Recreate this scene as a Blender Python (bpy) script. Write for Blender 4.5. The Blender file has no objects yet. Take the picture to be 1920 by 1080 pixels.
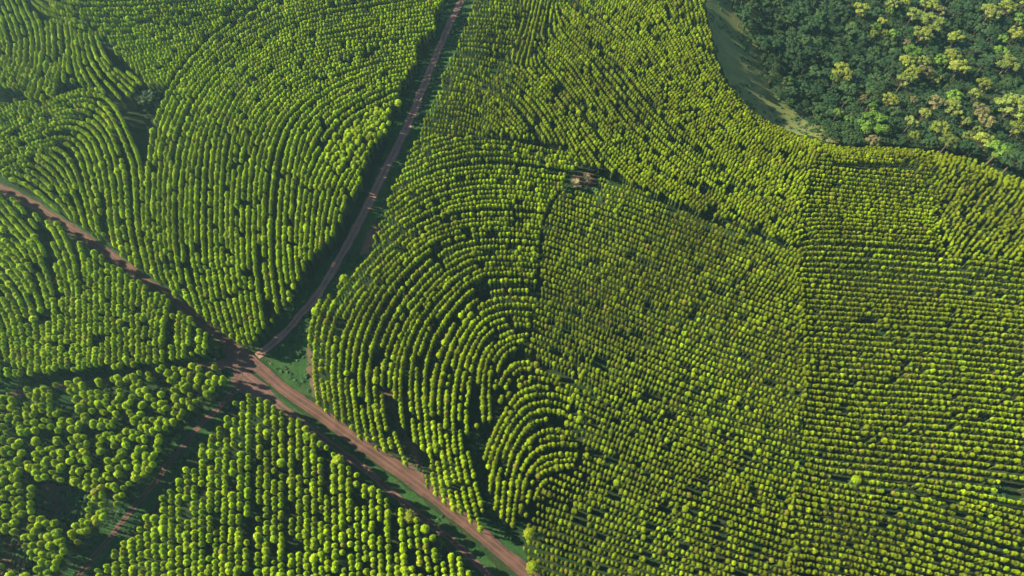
import bpy, bmesh
import math, random
import numpy as np
from mathutils import Vector, Euler, noise
# ================================================================ camera, sky, sun, exposure
SC = bpy.context.scene
CAM_H = 282.0; CAM_TILT = 28.0
SUN_ELEV, SUN_DEG = 35.0, 166.0            # SUN_DEG: ground direction towards the sun, counter-clockwise from +x
cam = bpy.data.cameras.new('camera'); co = bpy.data.objects.new('camera', cam); SC.collection.objects.link(co)
co.location = (0, 0, CAM_H); co.rotation_euler = (math.radians(CAM_TILT), 0, 0)
cam.sensor_width = 36.0; cam.lens = 24.0; cam.clip_start = 1.0; cam.clip_end = 9000.0
SC.camera = co
W = bpy.data.worlds.new('World'); SC.world = W; W.use_nodes = True
nt = W.node_tree; bg = nt.nodes['Background']
sky = nt.nodes.new('ShaderNodeTexSky'); sky.sky_type = 'NISHITA'; sky.sun_disc = False
sky.sun_elevation = math.radians(SUN_ELEV); sky.sun_rotation = math.radians(90-SUN_DEG)
nt.links.new(sky.outputs[0], bg.inputs[0]); bg.inputs[1].default_value = 0.05
sl = bpy.data.lights.new('sun', 'SUN'); sl.energy = 5.0; sl.angle = math.radians(.6); sl.color = (1, .84, .54)
so = bpy.data.objects.new('sun', sl); SC.collection.objects.link(so)
_d = Vector((math.cos(math.radians(SUN_DEG))*math.cos(math.radians(SUN_ELEV)), math.sin(math.radians(SUN_DEG))*math.cos(math.radians(SUN_ELEV)), math.sin(math.radians(SUN_ELEV))))
so.rotation_euler = _d.to_track_quat('Z', 'Y').to_euler(); so.location = (-300, 200, 300)
SC.view_settings.view_transform = 'Standard'; SC.view_settings.look = 'None'
SC.view_settings.exposure = 2.7; SC.view_settings.gamma = 1; SC.view_settings.use_curve_mapping = False
SC.render.engine = 'CYCLES'
SC.cycles.max_bounces = 5; SC.cycles.diffuse_bounces = 2; SC.cycles.glossy_bounces = 1
SC.cycles.transmission_bounces = 2; SC.cycles.volume_bounces = 0; SC.cycles.transparent_max_bounces = 4
RND = random.Random(7)
# ---------------------------------------------------------------- camera geometry
HC = CAM_H; TH = math.radians(CAM_TILT); FPX = 1280.0
SUN_DIR = math.radians(SUN_DEG)          # direction TOWARDS the sun in the ground plane (+x right, +y away)
TS = (math.cos(SUN_DIR), math.sin(SUN_DIR))
CT, ST = math.cos(TH), math.sin(TH)
def ray(u, v):
    x = (u-960.0)/FPX; y = -(v-540.0)/FPX
    return (x, y*CT+ST, -CT+y*ST)
def plane_hit(u, v, z=0.0):
    d = ray(u, v); t = (z-HC)/d[2]
    return (d[0]*t, d[1]*t)
def project(x, y, z):
    dx, dy, dz = x, y, z-HC
    fw = dy*ST-dz*CT; up = dy*CT+dz*ST
    return (960+FPX*dx/fw, 540-FPX*up/fw, FPX/fw)
# ---------------------------------------------------------------- terrain height
GX0, GX1, GY0, GY1, GS = -460.0, 700.0, -260.0, 900.0, 4.0
gx = np.arange(GX0, GX1+.1, GS); gy = np.arange(GY0, GY1+.1, GS)
def poly_mask(px, py, X, Y):
    inside = np.zeros(np.shape(X), bool); n = len(px); j = n-1
    for i in range(n):
        xi, yi, xj, yj = px[i], py[i], px[j], py[j]
        if yi != yj:
            inside ^= ((yi > Y) != (yj > Y)) & (X < (xj-xi)*(Y-yi)/(yj-yi)+xi)
        j = i
    return inside
FOREST_EDGE = [(1310,-260),(1322,-20),(1328,27),(1338,63),(1345,100),(1362,150),(1382,175),(1402,197),(1428,217),(1445,227),(1488,247),(1525,257),
               (1545,263),(1588,272),(1640,274),(1693,276),(1733,279),(1773,281),(1807,287),(1845,296),(1880,312),(1925,330),(2100,380)]
def build_height():
    e = [plane_hit(u, v, 8.0) for u, v in FOREST_EDGE]
    P = e+[(900, e[-1][1]), (1500, 1500), (e[0][0], 1500)]
    X, Y = np.meshgrid(gx, gy)
    m = poly_mask([p[0] for p in P], [p[1] for p in P], X, Y)
    ds = np.zeros(X.shape); alive = m.copy()
    for k in range(1, 60):
        mk = poly_mask([p[0] for p in P], [p[1] for p in P], X+TS[0]*k*4, Y+TS[1]*k*4)
        alive &= mk; ds[alive] += 4
    dn = np.full(X.shape, 1e9)
    for (ax, ay), (bx, by) in zip(e[:-1], e[1:]):
        L2 = (bx-ax)**2+(by-ay)**2
        t = np.clip(((X-ax)*(bx-ax)+(Y-ay)*(by-ay))/L2, 0, 1)
        dn = np.minimum(dn, np.hypot(X-ax-t*(bx-ax), Y-ay-t*(by-ay)))
    dn[~m] = 0
    a = np.minimum(ds*.62, dn*.75)
    drop = 40*(1-np.exp(-a/32.0))
    for _ in range(3):
        p = np.pad(drop, 1, mode='edge')
        drop = (p[1:-1,1:-1]*4+p[:-2,1:-1]+p[2:,1:-1]+p[1:-1,:-2]+p[1:-1,2:])/8
    base = -0.035*X+2.2*np.sin(X/71+.6)*np.cos(Y/63)+1.3*np.sin((X+Y)/41+1.0)
    return base-drop
HG = build_height()
def hgt(x, y):
    fx = min(max((x-GX0)/GS, 0), len(gx)-1.001); fy = min(max((y-GY0)/GS, 0), len(gy)-1.001)
    i = int(fx); j = int(fy); a = fx-i; b = fy-j
    return (HG[j,i]*(1-a)+HG[j,i+1]*a)*(1-b)+(HG[j+1,i]*(1-a)+HG[j+1,i+1]*a)*b
def hgt_np(x, y):
    fx = np.clip((x-GX0)/GS, 0, len(gx)-1.001); fy = np.clip((y-GY0)/GS, 0, len(gy)-1.001)
    i = fx.astype(int); j = fy.astype(int); a = fx-i; b = fy-j
    return (HG[j,i]*(1-a)+HG[j,i+1]*a)*(1-b)+(HG[j+1,i]*(1-a)+HG[j+1,i+1]*a)*b
def at(u, v, z=0.0):
    """world point where the ray of photo pixel (u, v) meets the surface lying z metres above the ground"""
    d = ray(u, v); t = (20-HC)/d[2]; tp = t
    while True:
        x, y, zz = d[0]*t, d[1]*t, HC+d[2]*t
        if zz <= hgt(x, y)+z or t > 3000: break
        tp = t; t += 3.0
    for _ in range(12):
        tm = (t+tp)/2
        if HC+d[2]*tm <= hgt(d[0]*tm, d[1]*tm)+z: t = tm
        else: tp = tm
    return (d[0]*t, d[1]*t)
# ---------------------------------------------------------------- plantation rows
def P(s): 
    v = [float(a) for a in s.replace(',', ' ').split()]
    return list(zip(v[::2], v[1::2]))
# name, polygon, guides, row spacing, tree spacing, crown scale, tree height, gap probability, jitter
A_R = '833,-10 817,30 813,60 790,73 780,90 780,117 773,130 755,153 750,170 747,193 730,200 727,233 693,287 680,317 670,353 660,367 647,403 630,423 623,443 600,470 583,483 563,523 553,537 540,570 523,587 505,612 490,623 478,640 462,650 445,640 425,628 390,600 340,560 306,533'
PIECES = [
 dict(n='onion', z=12, row=2.55, ts=1.75, cs=0.7, gap=.03,
  poly='560,-60 860,-60 '+A_R+' 290,520 279,460 275,400 276,330 279,275 289,225 305,187 329,147 356,113 389,77 429,47 476,20 530,-20',
  g=['560,-18 540,-10 480,23 433,47 393,77 360,113 333,147 310,187 293,227 283,277 280,330 279,400 284,460 295,520 320,560',
     '800,0 700,20 600,35 520,62 445,105 395,155 360,210 338,270 328,330 325,400 328,470 338,530 360,580',
     '780,70 700,78 620,86 547,100 480,135 440,180 420,220 407,260 402,320 400,400 403,500 412,560 430,620',
     '780,105 700,115 620,140 550,180 505,230 485,290 478,350 476,420 478,500 486,560 495,615',
     '773,130 713,143 647,173 600,200 570,230 554,265 545,310 538,400 536,480 545,545',
     '735,200 690,220 655,250 620,300 597,345 588,400 583,470','700,270 672,310 645,350 628,400 622,440']),
 dict(n='west_arcs', z=12, row=2.55, ts=1.75, cs=0.71, gap=.03,
  poly='-40,262 0,240 40,216 83,196 117,180 143,171 173,168 200,173 222,195 240,228 254,262 270,300 274,353 273,400 282,450 292,500 296,528 280,515 240,490 215,460 180,445 150,420 110,395 60,365 0,325 -40,300',
  g=['-30,268 0,250 40,225 83,203 117,187 143,177 173,175 197,180 217,200 233,233 247,267 263,300 267,353 265,400 270,450 285,510',
     '0,285 50,258 100,236 140,228 172,240 192,270 203,310 210,353 212,400 214,440 225,462',
     '0,317 20,300 60,280 100,268 133,270 147,287 155,320 160,353 172,400 180,435',
     '25,340 60,352 90,378 120,395','85,295 115,320 135,355 150,385 160,420','240,400 245,440 262,505','228,380 230,430 240,480']),
 dict(n='nw_bowl', z=12, row=2.4, ts=1.75, cs=0.69, gap=.05,
  poly='-60,-40 10,-40 45,-5 60,20 85,40 120,48 150,58 170,66 186,70 196,98 216,122 243,138 268,160 250,178 225,185 200,172 170,164 150,167 128,150 118,152 100,182 75,192 50,182 35,168 0,162 -60,166',
  g=['-30,-60 13,0 30,50 40,83 38,117 33,133 20,150 0,157','30,-20 50,20 67,50 72,83 67,127 55,165','80,30 90,43 92,100 80,140 67,170','113,57 117,110 100,150 90,180',
     '123,50 128,100 133,133 150,163','160,67 167,110 187,140 217,173','180,73 193,103 213,127 240,143 263,163','-20,40 0,60 10,90 5,120 -20,140']),
 dict(n='west_low', z=12, row=2.4, ts=1.8, cs=0.69, gap=.05,
  poly='-60,195 0,195 50,188 78,196 40,212 0,236 -60,270', g=['-60,240 0,210 60,190']),
 dict(n='north_fan', z=12, row=2.45, ts=1.7, cs=0.66, gap=.05,
  poly='20,-60 530,-60 520,-22 470,16 425,42 384,72 350,110 325,143 316,155 300,167 285,166 262,140 240,120 215,98 205,76 190,66 165,62 145,50 100,40 70,20',
  g=['55,0 87,27 133,40 200,50 243,47 300,37 380,25 480,5','147,45 167,57 200,62 250,57 300,45 380,38','197,70 300,57 383,50','247,100 333,80 383,62',
     '260,133 333,110 360,90','290,163 320,150','167,20 300,17 480,-10','100,-40 200,-20 400,-40']),
 dict(n='west_wedge', z=12.5, row=2.65, ts=1.9, cs=0.77, gap=.04,
  poly='-60,322 0,354 33,380 63,403 97,410 120,429 143,455 167,460 190,481 213,498 240,511 257,525 283,545 313,560 340,583 367,607 392,630 400,652 380,668 333,673 293,680 233,687 140,693 67,700 0,710 -60,718',
  g=['310,565 297,600 290,640 293,675','340,583 330,610 337,650','365,612 360,650','77,417 110,477 123,517 127,557 120,620 118,690','20,410 67,460 93,527 97,573 100,677',
     '0,500 43,547 65,590 72,640 72,700','-30,440 20,480 60,530 82,580 85,640','180,480 180,560 178,680','250,530 247,600 250,680','215,510 213,600 214,680','-60,520 -10,560 20,610 30,700']),
 dict(n='sparse', z=13.5, row=2.8, ts=2.3, cs=.86, gap=.07,
  poly='-60,740 0,735 67,727 123,715 187,708 233,701 313,691 400,685 423,693 432,712 400,733 377,750 363,770 333,793 300,817 297,847 283,887 240,920 220,947 187,973 160,1003 123,1047 100,1077 60,1130 -60,1160',
  g=['415,690 390,740 385,760','330,700 328,760 322,800','250,705 250,800 240,900','170,715 175,800 180,960','80,730 84,850 90,1060','20,740 20,900 40,1100']),
 dict(n='south', z=13, row=2.9, ts=2.1, cs=.80, gap=.05,
  poly='100,1150 160,1077 200,1055 217,1030 243,1005 260,983 283,961 303,932 327,908 347,885 353,863 367,851 393,820 410,805 427,783 430,757 473,738 507,745 513,761 547,778 567,788 583,811 600,831 627,846 645,852 650,868 670,888 693,908 713,918 733,935 750,950 763,955 787,975 813,1001 840,1025 860,1041 880,1075 900,1110 910,1150',
  g=['440,760 436,900 430,1070','500,750 500,900 498,1080','560,790 560,900 560,1080','640,855 640,950 645,1080','712,925 712,1000 715,1080','780,970 785,1040 790,1080','350,890 350,1000 352,1080','260,990 265,1080']),
 dict(n='print', z=11.5, row=2.6, ts=1.75, cs=0.71, gap=.04,
  poly='765,295 778,262 810,252 863,256 897,261 960,262 1003,272 1043,280 1075,288 1085,310 1062,325 1060,350 1030,380 1015,420 1010,480 1005,560 998,600 985,640 965,655 940,680 928,735 926,790 905,795 900,830 880,850 895,900 905,960 912,985 903,1000 893,985 867,967 843,950 813,923 800,913 793,870 785,840 770,815 775,830 757,877 748,865 733,837 722,845 713,850 697,833 677,820 653,800 627,783 600,763 587,737 587,710 590,693 583,660 577,630 587,577 610,557 630,547 643,523 667,510 683,483 697,467 700,440 717,413 727,390 730,365 740,340 757,320',
  g=['767,307 797,290 830,280 863,270 897,267 960,268 1003,280 1043,287','745,390 790,355 840,338 900,330 960,333 1040,345','650,540 700,480 745,435 790,405 840,380 900,368 960,368 1010,375',
     '620,700 622,650 640,600 675,550 715,500 760,455 810,425 860,408 910,404 960,405 1010,412',
     '680,820 665,750 662,700 668,650 685,600 715,545 750,500 795,460 845,437 900,430 960,432 1005,440',
     '757,877 733,837 718,787 712,727 718,680 735,630 760,585 795,540 835,500 880,476 930,472 1005,480',
     '808,920 803,880 797,815 788,760 782,710 788,660 805,615 835,575 865,540 900,512 940,510 1000,516',
     '850,950 835,880 822,800 822,740 833,690 850,650 870,610 897,577 920,563 960,560 1000,566','900,990 880,920 862,850 860,780 868,720 880,663 897,627 920,605 960,597 985,605',
     '912,780 908,730 910,690 922,660 945,640 975,635','600,620 600,700 615,760','640,640 632,700 640,780']),
 dict(n='print_small', z=11, row=2.65, ts=1.75, cs=0.73, gap=.04,
  poly='938,770 935,730 945,695 965,670 1000,680 1040,704 1078,722 1092,745 1088,800 1086,860 1070,880 1035,890 1010,920 990,960 980,975 972,960 968,985 957,997 937,967 920,940 917,880 905,850 920,815',
  g=['950,770 950,735 958,705 975,690 1000,694 1040,712 1080,732','1090,748 1050,728 1010,728 970,741 945,770 925,805 908,848','1075,775 1040,757 1003,758 972,775 950,810 935,850 925,900 926,940',
     '1080,803 1040,785 1000,792 975,817 960,850 950,900 945,970','1078,845 1040,840 1005,848 985,868 975,890 966,960','1060,880 1020,885 1000,900']),
 dict(n='east_top', z=10.5, row=2.45, ts=1.8, cs=0.61, gap=.05,
  poly='893,-20 1322,-20 1320,0 1323,27 1333,63 1337,87 1343,110 1357,150 1377,173 1397,197 1423,217 1440,227 1483,247 1520,257 1540,265 1520,320 1510,380 1500,430 1500,460 1440,440 1360,412 1290,388 1200,348 1140,325 1090,308 1060,283 1003,265 960,256 900,255 870,255 800,256 780,262 793,227 810,197 823,167 833,133 850,100 863,67 880,33',
  g=['865,70 920,66 980,75','880,20 940,22 990,30','845,110 900,112 945,125','815,190 870,192 920,205 950,235','795,232 860,238 890,245 905,252','1012,-10 1000,40 988,80 972,120','1028,-10 1012,50 998,85',
     '900,150 935,175 960,195 1003,257','960,133 1020,190 1050,240 1073,285','1003,67 1070,110 1117,180 1153,233 1193,273 1247,317 1293,350 1350,385','1060,20 1133,77 1180,110 1223,170 1267,220 1330,275 1400,325 1490,385',
     '1100,-20 1170,30 1230,90 1270,150 1320,210 1390,265 1490,325','1180,-20 1230,20 1277,70 1310,130 1350,185 1410,235 1510,290','1280,-10 1290,60 1320,130 1370,190 1440,245 1520,280','1240,-10 1262,40 1290,100']),
 dict(n='centre', z=10, row=2.55, ts=1.75, cs=0.62, gap=.045,
  poly='1115,322 1140,335 1200,358 1290,398 1360,422 1440,450 1500,470 1512,560 1515,650 1510,740 1500,830 1490,900 1488,1000 1490,1160 1010,1160 995,1090 990,1067 983,1037 985,997 997,977 1010,925 1035,895 1072,885 1090,862 1092,800 1098,745 1080,715 1040,692 1000,668 985,655 1000,610 1010,560 1015,480 1020,425 1035,385 1062,358 1120,358',
  g=['1010,430 1060,445 1150,480 1300,540 1500,610','1010,560 1080,585 1200,640 1350,700 1500,750','1120,350 1180,368 1290,410 1400,455 1500,500','1000,650 1100,700 1250,765 1400,815 1500,845',
     '1100,760 1240,820 1400,880 1490,905','1040,900 1160,945 1300,1000 1480,1060','1000,1010 1100,1045 1250,1100','1090,850 1250,915 1490,990']),
 dict(n='east', z=9.5, row=2.35, ts=1.2, cs=0.55, gap=.035,
  poly='1534,262 1583,275 1640,276 1693,279 1733,282 1745,330 1750,400 1755,478 1870,490 1920,480 1990,480 1990,1160 1484,1160 1478,1060 1490,1000 1474,950 1492,900 1486,860 1503,820 1492,770 1510,730 1498,680 1514,640 1496,600 1510,560 1490,510 1500,470 1488,440 1510,400 1502,360 1524,310',
  g=['1545,268 1583,277 1693,283','1515,440 1500,457 1627,463 1727,470','1540,330 1640,340 1740,350','1727,483 1840,490 1920,503 1990,515','1520,540 1673,553 1773,560 1920,575','1513,587 1773,600 1920,613',
     '1513,670 1700,685 1920,705','1513,753 1607,767 1740,773 1840,780 1920,792','1510,820 1650,835 1920,860','1505,868 1550,880 1673,887 1740,893 1860,907 1950,925','1500,885 1567,903 1707,927 1823,960 1900,985',
     '1507,973 1653,1003 1807,1050 1900,1080','1500,1040 1600,1055 1700,1085']),
 dict(n='east_young', z=7.5, row=1.95, ts=1.55, cs=0.56, gap=.12,
  poly='1731,281 1773,285 1807,291 1840,301 1873,320 1920,335 1990,350 1990,475 1920,474 1900,488 1870,480 1845,492 1815,478 1790,486 1758,470 1744,440 1758,400 1742,365 1750,330',
  g=['1800,295 1770,350 1755,380','1860,320 1830,370 1790,430 1775,460','1930,345 1890,400 1850,450 1830,475','1960,400 1910,465']),
]
VOIDS = [P(s) for s in [
 '318,598 328,600 327,650 312,655 310,625','70,425 88,425 104,478 118,540 122,556 108,556 96,510 86,470','66,264 100,252 135,248 145,256 133,263 100,262 60,276 40,286',
 '196,365 205,365 209,450 214,462 204,462 196,420','254,39 300,37 300,45 262,46','0,338 20,338 20,352 0,350','256,168 298,163 310,174 306,190 290,204 260,202',
 '603,845 624,850 624,925 606,930','737,935 751,945 751,1030 739,1030','70,905 120,900 165,925 160,970 125,985 75,975','0,1000 40,1000 60,1080 0,1080',
 '715,730 735,725 746,760 747,790 775,835 797,850 800,905 775,897 750,830 726,790','888,524 917,522 921,545 912,560 890,556','878,800 890,803 905,797 920,795 918,812 902,838 898,850 908,885 912,940 928,970 948,1000 952,1040 920,1010 908,970 898,930 888,890 876,840',
 '1063,320 1120,322 1135,350 1120,358 1062,352','1090,300 1150,318 1180,340 1160,345 1120,325','1867,903 1925,905 1925,935 1895,935 1870,922','1610,815 1632,815 1632,835 1614,833','1560,888 1596,890 1596,899 1562,897',
 '1113,662 1138,662 1142,687 1118,688','1350,405 1376,405 1374,421 1355,420','1562,298 1725,302 1722,314 1565,310','1190,738 1214,742 1216,750 1195,750','1617,600 1650,604 1648,592 1620,590','893,723 900,723 900,792 893,792',
 '1140,920 1180,928 1178,938 1145,930','1380,660 1410,662 1408,672 1385,670','1240,830 1262,832 1260,842 1242,840','925,255 1070,278 1060,268 960,254','1575,335 1560,343 1575,348 1590,342','1755,545 1790,545 1790,553 1757,553','1905,815 1940,820 1930,830 1905,828']]
VOIDW = [[plane_hit(u, v, 9.5+(-0.035*plane_hit(u, v)[0])) for u, v in q] for q in VOIDS]
def in_poly(pts, x, y):
    c = False; j = len(pts)-1
    for i in range(len(pts)):
        xi, yi = pts[i]; xj, yj = pts[j]
        if (yi > y) != (yj > y) and x < (xj-xi)*(y-yi)/(yj-yi)+xi: c = not c
        j = i
    return c
VBB = [(min(p[0] for p in q), max(p[0] for p in q), min(p[1] for p in q), max(p[1] for p in q)) for q in VOIDW]
def in_void(x, y):
    for q, b in zip(VOIDW, VBB):
        if b[0] <= x <= b[1] and b[2] <= y <= b[3] and in_poly(q, x, y): return True
    return False
def flat_at(u, v, z):
    x, y = plane_hit(u, v, z)
    for _ in range(5): x, y = plane_hit(u, v, z+hgt(x, y))
    return (x, y)
def squash(y): return min(max(.93-.00055*y, .72), .93)      # rows are set a little wider up the slope
def trees():
    out = []                                    # (x, y, piece, row id, crown scale, height)
    rowid = 0
    for pc in PIECES:
        zc = pc['z']*.86
        W = [flat_at(u, v, zc) for u, v in P(pc['poly'])]
        G = []
        for g in pc['g']:
            w = [flat_at(u, v, zc) for u, v in P(g)]
            # Catmull-like smoothing by dense linear resampling
            d = [w[0]]
            for a, b in zip(w[:-1], w[1:]):
                n = max(1, int(math.hypot(b[0]-a[0], b[1]-a[1])/3))
                for k in range(1, n+1): d.append((a[0]+(b[0]-a[0])*k/n, a[1]+(b[1]-a[1])*k/n))
            G.append(d)
        xs = [p[0] for p in W]; ys = [p[1] for p in W]
        x0, x1, y0, y1 = min(xs), max(xs), min(ys), max(ys); S = 3.0
        ax = np.arange(x0-S, x1+2*S, S); ay = np.arange(y0-S, y1+2*S, S)
        X, Y = np.meshgrid(ax, ay); C2 = np.zeros(X.shape); S2 = np.zeros(X.shape)
        for d in G:
            for a, b in zip(d[:-1], d[1:]):
                th = 2*math.atan2(b[1]-a[1], b[0]-a[0]); mx, my = (a[0]+b[0])/2, (a[1]+b[1])/2
                w = 1.0/((X-mx)**2+(Y-my)**2+16)**1.5
                C2 += w*math.cos(th); S2 += w*math.sin(th)
        nn = np.hypot(C2, S2)+1e-12; C2 /= nn; S2 /= nn
        M = poly_mask(xs, ys, X, Y)
        def direc(x, y):
            fx = (x-ax[0])/S; fy = (y-ay[0])/S; i = int(fx); j = int(fy)
            if i < 0 or j < 0 or i >= len(ax)-1 or j >= len(ay)-1: return None
            a = fx-i; b = fy-j
            c = (C2[j,i]*(1-a)+C2[j,i+1]*a)*(1-b)+(C2[j+1,i]*(1-a)+C2[j+1,i+1]*a)*b
            s = (S2[j,i]*(1-a)+S2[j,i+1]*a)*(1-b)+(S2[j+1,i]*(1-a)+S2[j+1,i+1]*a)*b
            t = math.atan2(s, c)/2
            return math.cos(t), math.sin(t)
        D = pc['row']; cell = D; hsh = {}
        def near(x, y, r, skip=None):
            i = int(x//cell); j = int(y//cell); r2 = r*r; q = squash(y)
            for a in (-1, 0, 1):
                for b in (-2, -1, 0, 1, 2):
                    for (px, py, l) in hsh.get((i+a, j+b), ()):
                        if l != skip and (px-x)**2+((py-y)*q)**2 < r2: return True
            return False
        inside = lambda x, y: in_poly(W, x, y)
        step = .9
        def trace(x, y, lid, sep):
            pts = [(x, y)]
            for sgn in (1, -1):
                d = direc(x, y)
                if d is None: return pts
                vx, vy = d[0]*sgn, d[1]*sgn; cx, cy = x, y; seg = []
                for _ in range(900):
                    d = direc(cx, cy)
                    if d is None: break
                    if d[0]*vx+d[1]*vy < 0: d = (-d[0], -d[1])
                    mx, my = cx+d[0]*step*.5, cy+d[1]*step*.5
                    e = direc(mx, my)
                    if e is None: break
                    if e[0]*vx+e[1]*vy < 0: e = (-e[0], -e[1])
                    vx, vy = e; cx += e[0]*step; cy += e[1]*step
                    if not inside(cx, cy) or near(cx, cy, D*sep): break
                    seg.append((cx, cy))
                    if len(seg) > 30 and math.hypot(cx-pts[0][0], cy-pts[0][1]) < D*.5: break
                pts = (seg[::-1]+pts) if sgn < 0 else (pts+seg)
            return pts
        queue = []
        for d in G:
            queue.append(d[len(d)//2])
            if pc['n'] in ('centre', 'east', 'east_top', 'north_fan', 'onion'): break
        lines = []; qi = 0
        def commit(pts):
            nonlocal rowid
            for k, (x, y) in enumerate(pts): hsh.setdefault((int(x//cell), int(y//cell)), []).append((x, y, rowid))
            lines.append((rowid, pts)); rowid += 1
            for k in range(0, len(pts), 5):
                x, y = pts[k]; d = direc(x, y)
                if d:
                    o = D/math.hypot(d[1], d[0]*squash(y)); queue.append((x-d[1]*o, y+d[0]*o)); queue.append((x+d[1]*o, y-d[0]*o))
        # random extra seeds at the end cover isolated corners
        extra = [(x0+(x1-x0)*RND.random(), y0+(y1-y0)*RND.random()) for _ in range(2500)]
        while True:
            if qi < len(queue): x, y = queue[qi]; qi += 1; lim = .93 if len(extra) == 2500 else .8
            elif extra: x, y = extra.pop(); lim = .8
            else: break
            if not inside(x, y) or near(x, y, D*lim): continue
            pts = trace(x, y, rowid, .74 if lim > .9 else .68)
            if len(pts)*step < 4: continue
            commit(pts)
        for rid, pts in lines:
            ts = pc['ts']; n = len(pts); s = RND.random()*ts; k = 0
            rs = 1+RND.uniform(-.05, .05); gaprow = RND.random() < .02
            skip = 0
            while True:
                idx = s/step; i = int(idx)
                if i >= n: break
                x, y = pts[i]; s += ts*RND.uniform(.9, 1.1)
                if skip > 0: skip -= 1; continue
                if RND.random() < pc['gap']*(3 if gaprow else 1):
                    skip = RND.choice((0, 0, 0, 1, 1, 2)) if pc['n'] != 'sparse' else RND.choice((0, 1, 2, 3))
                    continue
                jt = {'sparse': .55, 'east_young': .32, 'centre': .09}.get(pc['n'], .11)
                x += RND.gauss(0, jt); y += RND.gauss(0, jt)
                if in_void(x, y): continue
                if RND.random() < max(0, math.sin(x*.31+1.7*math.sin(y*.13))*math.sin(y*.27+1.3*math.sin(x*.11))-.80)*2.2: continue   # small failures come in patches
                big = RND.random()
                cs = pc['cs']*rs*RND.uniform(.74, 1.2)*(1.25 if big > .92 else 1)
                out.append((x, y, pc['n'], rid, cs, pc['z']*RND.uniform(.96, 1.04)*(.94+.06*cs/pc['cs'])))
    return out
# ================================================================ helpers
COL = SC.collection
def add(o, parent=None):
    COL.objects.link(o)
    if parent: o.parent = parent
    return o
def tag(o, label=None, cat=None, group=None, kind=None):
    if label: o['label'] = label
    if cat: o['category'] = cat
    if group: o['group'] = group
    if kind: o['kind'] = kind
    return o
def mesh_from(name, V, F, mat=None, smooth=False):
    me = bpy.data.meshes.new(name); me.from_pydata([tuple(v) for v in V], [], F); me.update()
    if mat: me.materials.append(mat)
    if smooth: me.polygons.foreach_set('use_smooth', [True]*len(me.polygons))
    return me
class N:
    """tiny node helper"""
    def __init__(s, name):
        s.m = bpy.data.materials.new(name); s.m.use_nodes = True; s.t = s.m.node_tree; s.n = s.t.nodes; s.n.clear()
        s.out = s.n.new('ShaderNodeOutputMaterial')
    def a(s, typ, ins=None, **kw):
        k = s.n.new(typ)
        for p, v in kw.items(): setattr(k, p, v)
        for i, v in (ins or {}).items():
            if isinstance(v, bpy.types.NodeSocket): s.t.links.new(v, k.inputs[i])
            else: k.inputs[i].default_value = v
        return k
    def mix(s, f, a, b, mode='MIX'):
        k = s.n.new('ShaderNodeMix'); k.data_type = 'RGBA'; k.blend_type = mode
        for i, v in ((0, f), (6, a), (7, b)):
            if isinstance(v, bpy.types.NodeSocket): s.t.links.new(v, k.inputs[i])
            else: k.inputs[i].default_value = v if i == 0 else (*v, 1)
        return k.outputs[2]
    def noise(s, scale, detail=3, rough=.55, vec=None):
        ins = {'Scale': scale, 'Detail': detail, 'Roughness': rough}
        if vec: ins['Vector'] = vec
        return s.a('ShaderNodeTexNoise', ins).outputs['Fac']
    def ramp(s, f, lo, hi):
        return s.a('ShaderNodeMapRange', {'Value': f, 'From Min': lo, 'From Max': hi}).outputs[0]
def leaf_material(name, ca, cb, cc, trans=.35, nscale=.9, dim_olive=None, sick=False):
    """leafy surface: colour wanders per plant (random), per stand (tint attribute, which also dims the less lit stands) and within the crown (fine noise)"""
    n = N(name)
    oi = n.a('ShaderNodeObjectInfo'); tc = n.a('ShaderNodeTexCoord')
    at_ = n.a('ShaderNodeAttribute', attribute_name='tint', attribute_type='INSTANCER')
    c = n.mix(oi.outputs['Random'], ca, cb)
    fine = n.noise(nscale, 2, .6, tc.outputs['Object'])
    c = n.mix(n.ramp(fine, .42, .72), c, cc)
    if dim_olive: c = n.mix(at_.outputs['Fac'], c, dim_olive)
    r2 = n.a('ShaderNodeMath', {0: oi.outputs['Random'], 1: 7.13}, operation='MULTIPLY')
    r2 = n.a('ShaderNodeMath', {0: r2.outputs[0]}, operation='FRACT')
    v = n.a('ShaderNodeMapRange', {'Value': r2.outputs[0], 'To Min': .68, 'To Max': 1.2})
    if sick:                                                        # a few trees in a hundred are browning
        s3 = n.a('ShaderNodeMath', {0: n.a('ShaderNodeMath', {0: oi.outputs['Random'], 1: 31.7}, operation='MULTIPLY').outputs[0]}, operation='FRACT')
        c = n.mix(n.a('ShaderNodeMapRange', {'Value': s3.outputs[0], 'From Min': .95, 'From Max': 1.0, 'To Min': 0.0, 'To Max': .7}).outputs[0], c, (.17,.135,.03))
    hsv = n.a('ShaderNodeHueSaturation', {'Value': v.outputs[0], 'Color': c})
    d = n.a('ShaderNodeBsdfPrincipled', {'Base Color': hsv.outputs[0], 'Roughness': .62, 'Specular IOR Level': .1})
    t = n.a('ShaderNodeBsdfTranslucent', {'Color': hsv.outputs[0]})
    mx = n.a('ShaderNodeMixShader', {0: trans, 1: d.outputs[0], 2: t.outputs[0]})
    n.t.links.new(mx.outputs[0], n.out.inputs[0]); return n.m
def plain_material(name, col, col2=None, scale=2.0, rough=.9):
    n = N(name); tc = n.a('ShaderNodeTexCoord')
    c = n.mix(n.ramp(n.noise(scale, 4, .6, tc.outputs['Object']), .35, .65), col, col2 or col)
    d = n.a('ShaderNodeBsdfPrincipled', {'Base Color': c, 'Roughness': rough, 'Specular IOR Level': .1})
    n.t.links.new(d.outputs[0], n.out.inputs[0]); return n.m
M = {}
M['leaf'] = leaf_material('eucalyptus_leaves', (.205,.34,.004), (.285,.375,.004), (.09,.17,.006), .50, 1.1, (.08,.10,.003), sick=True)
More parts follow.
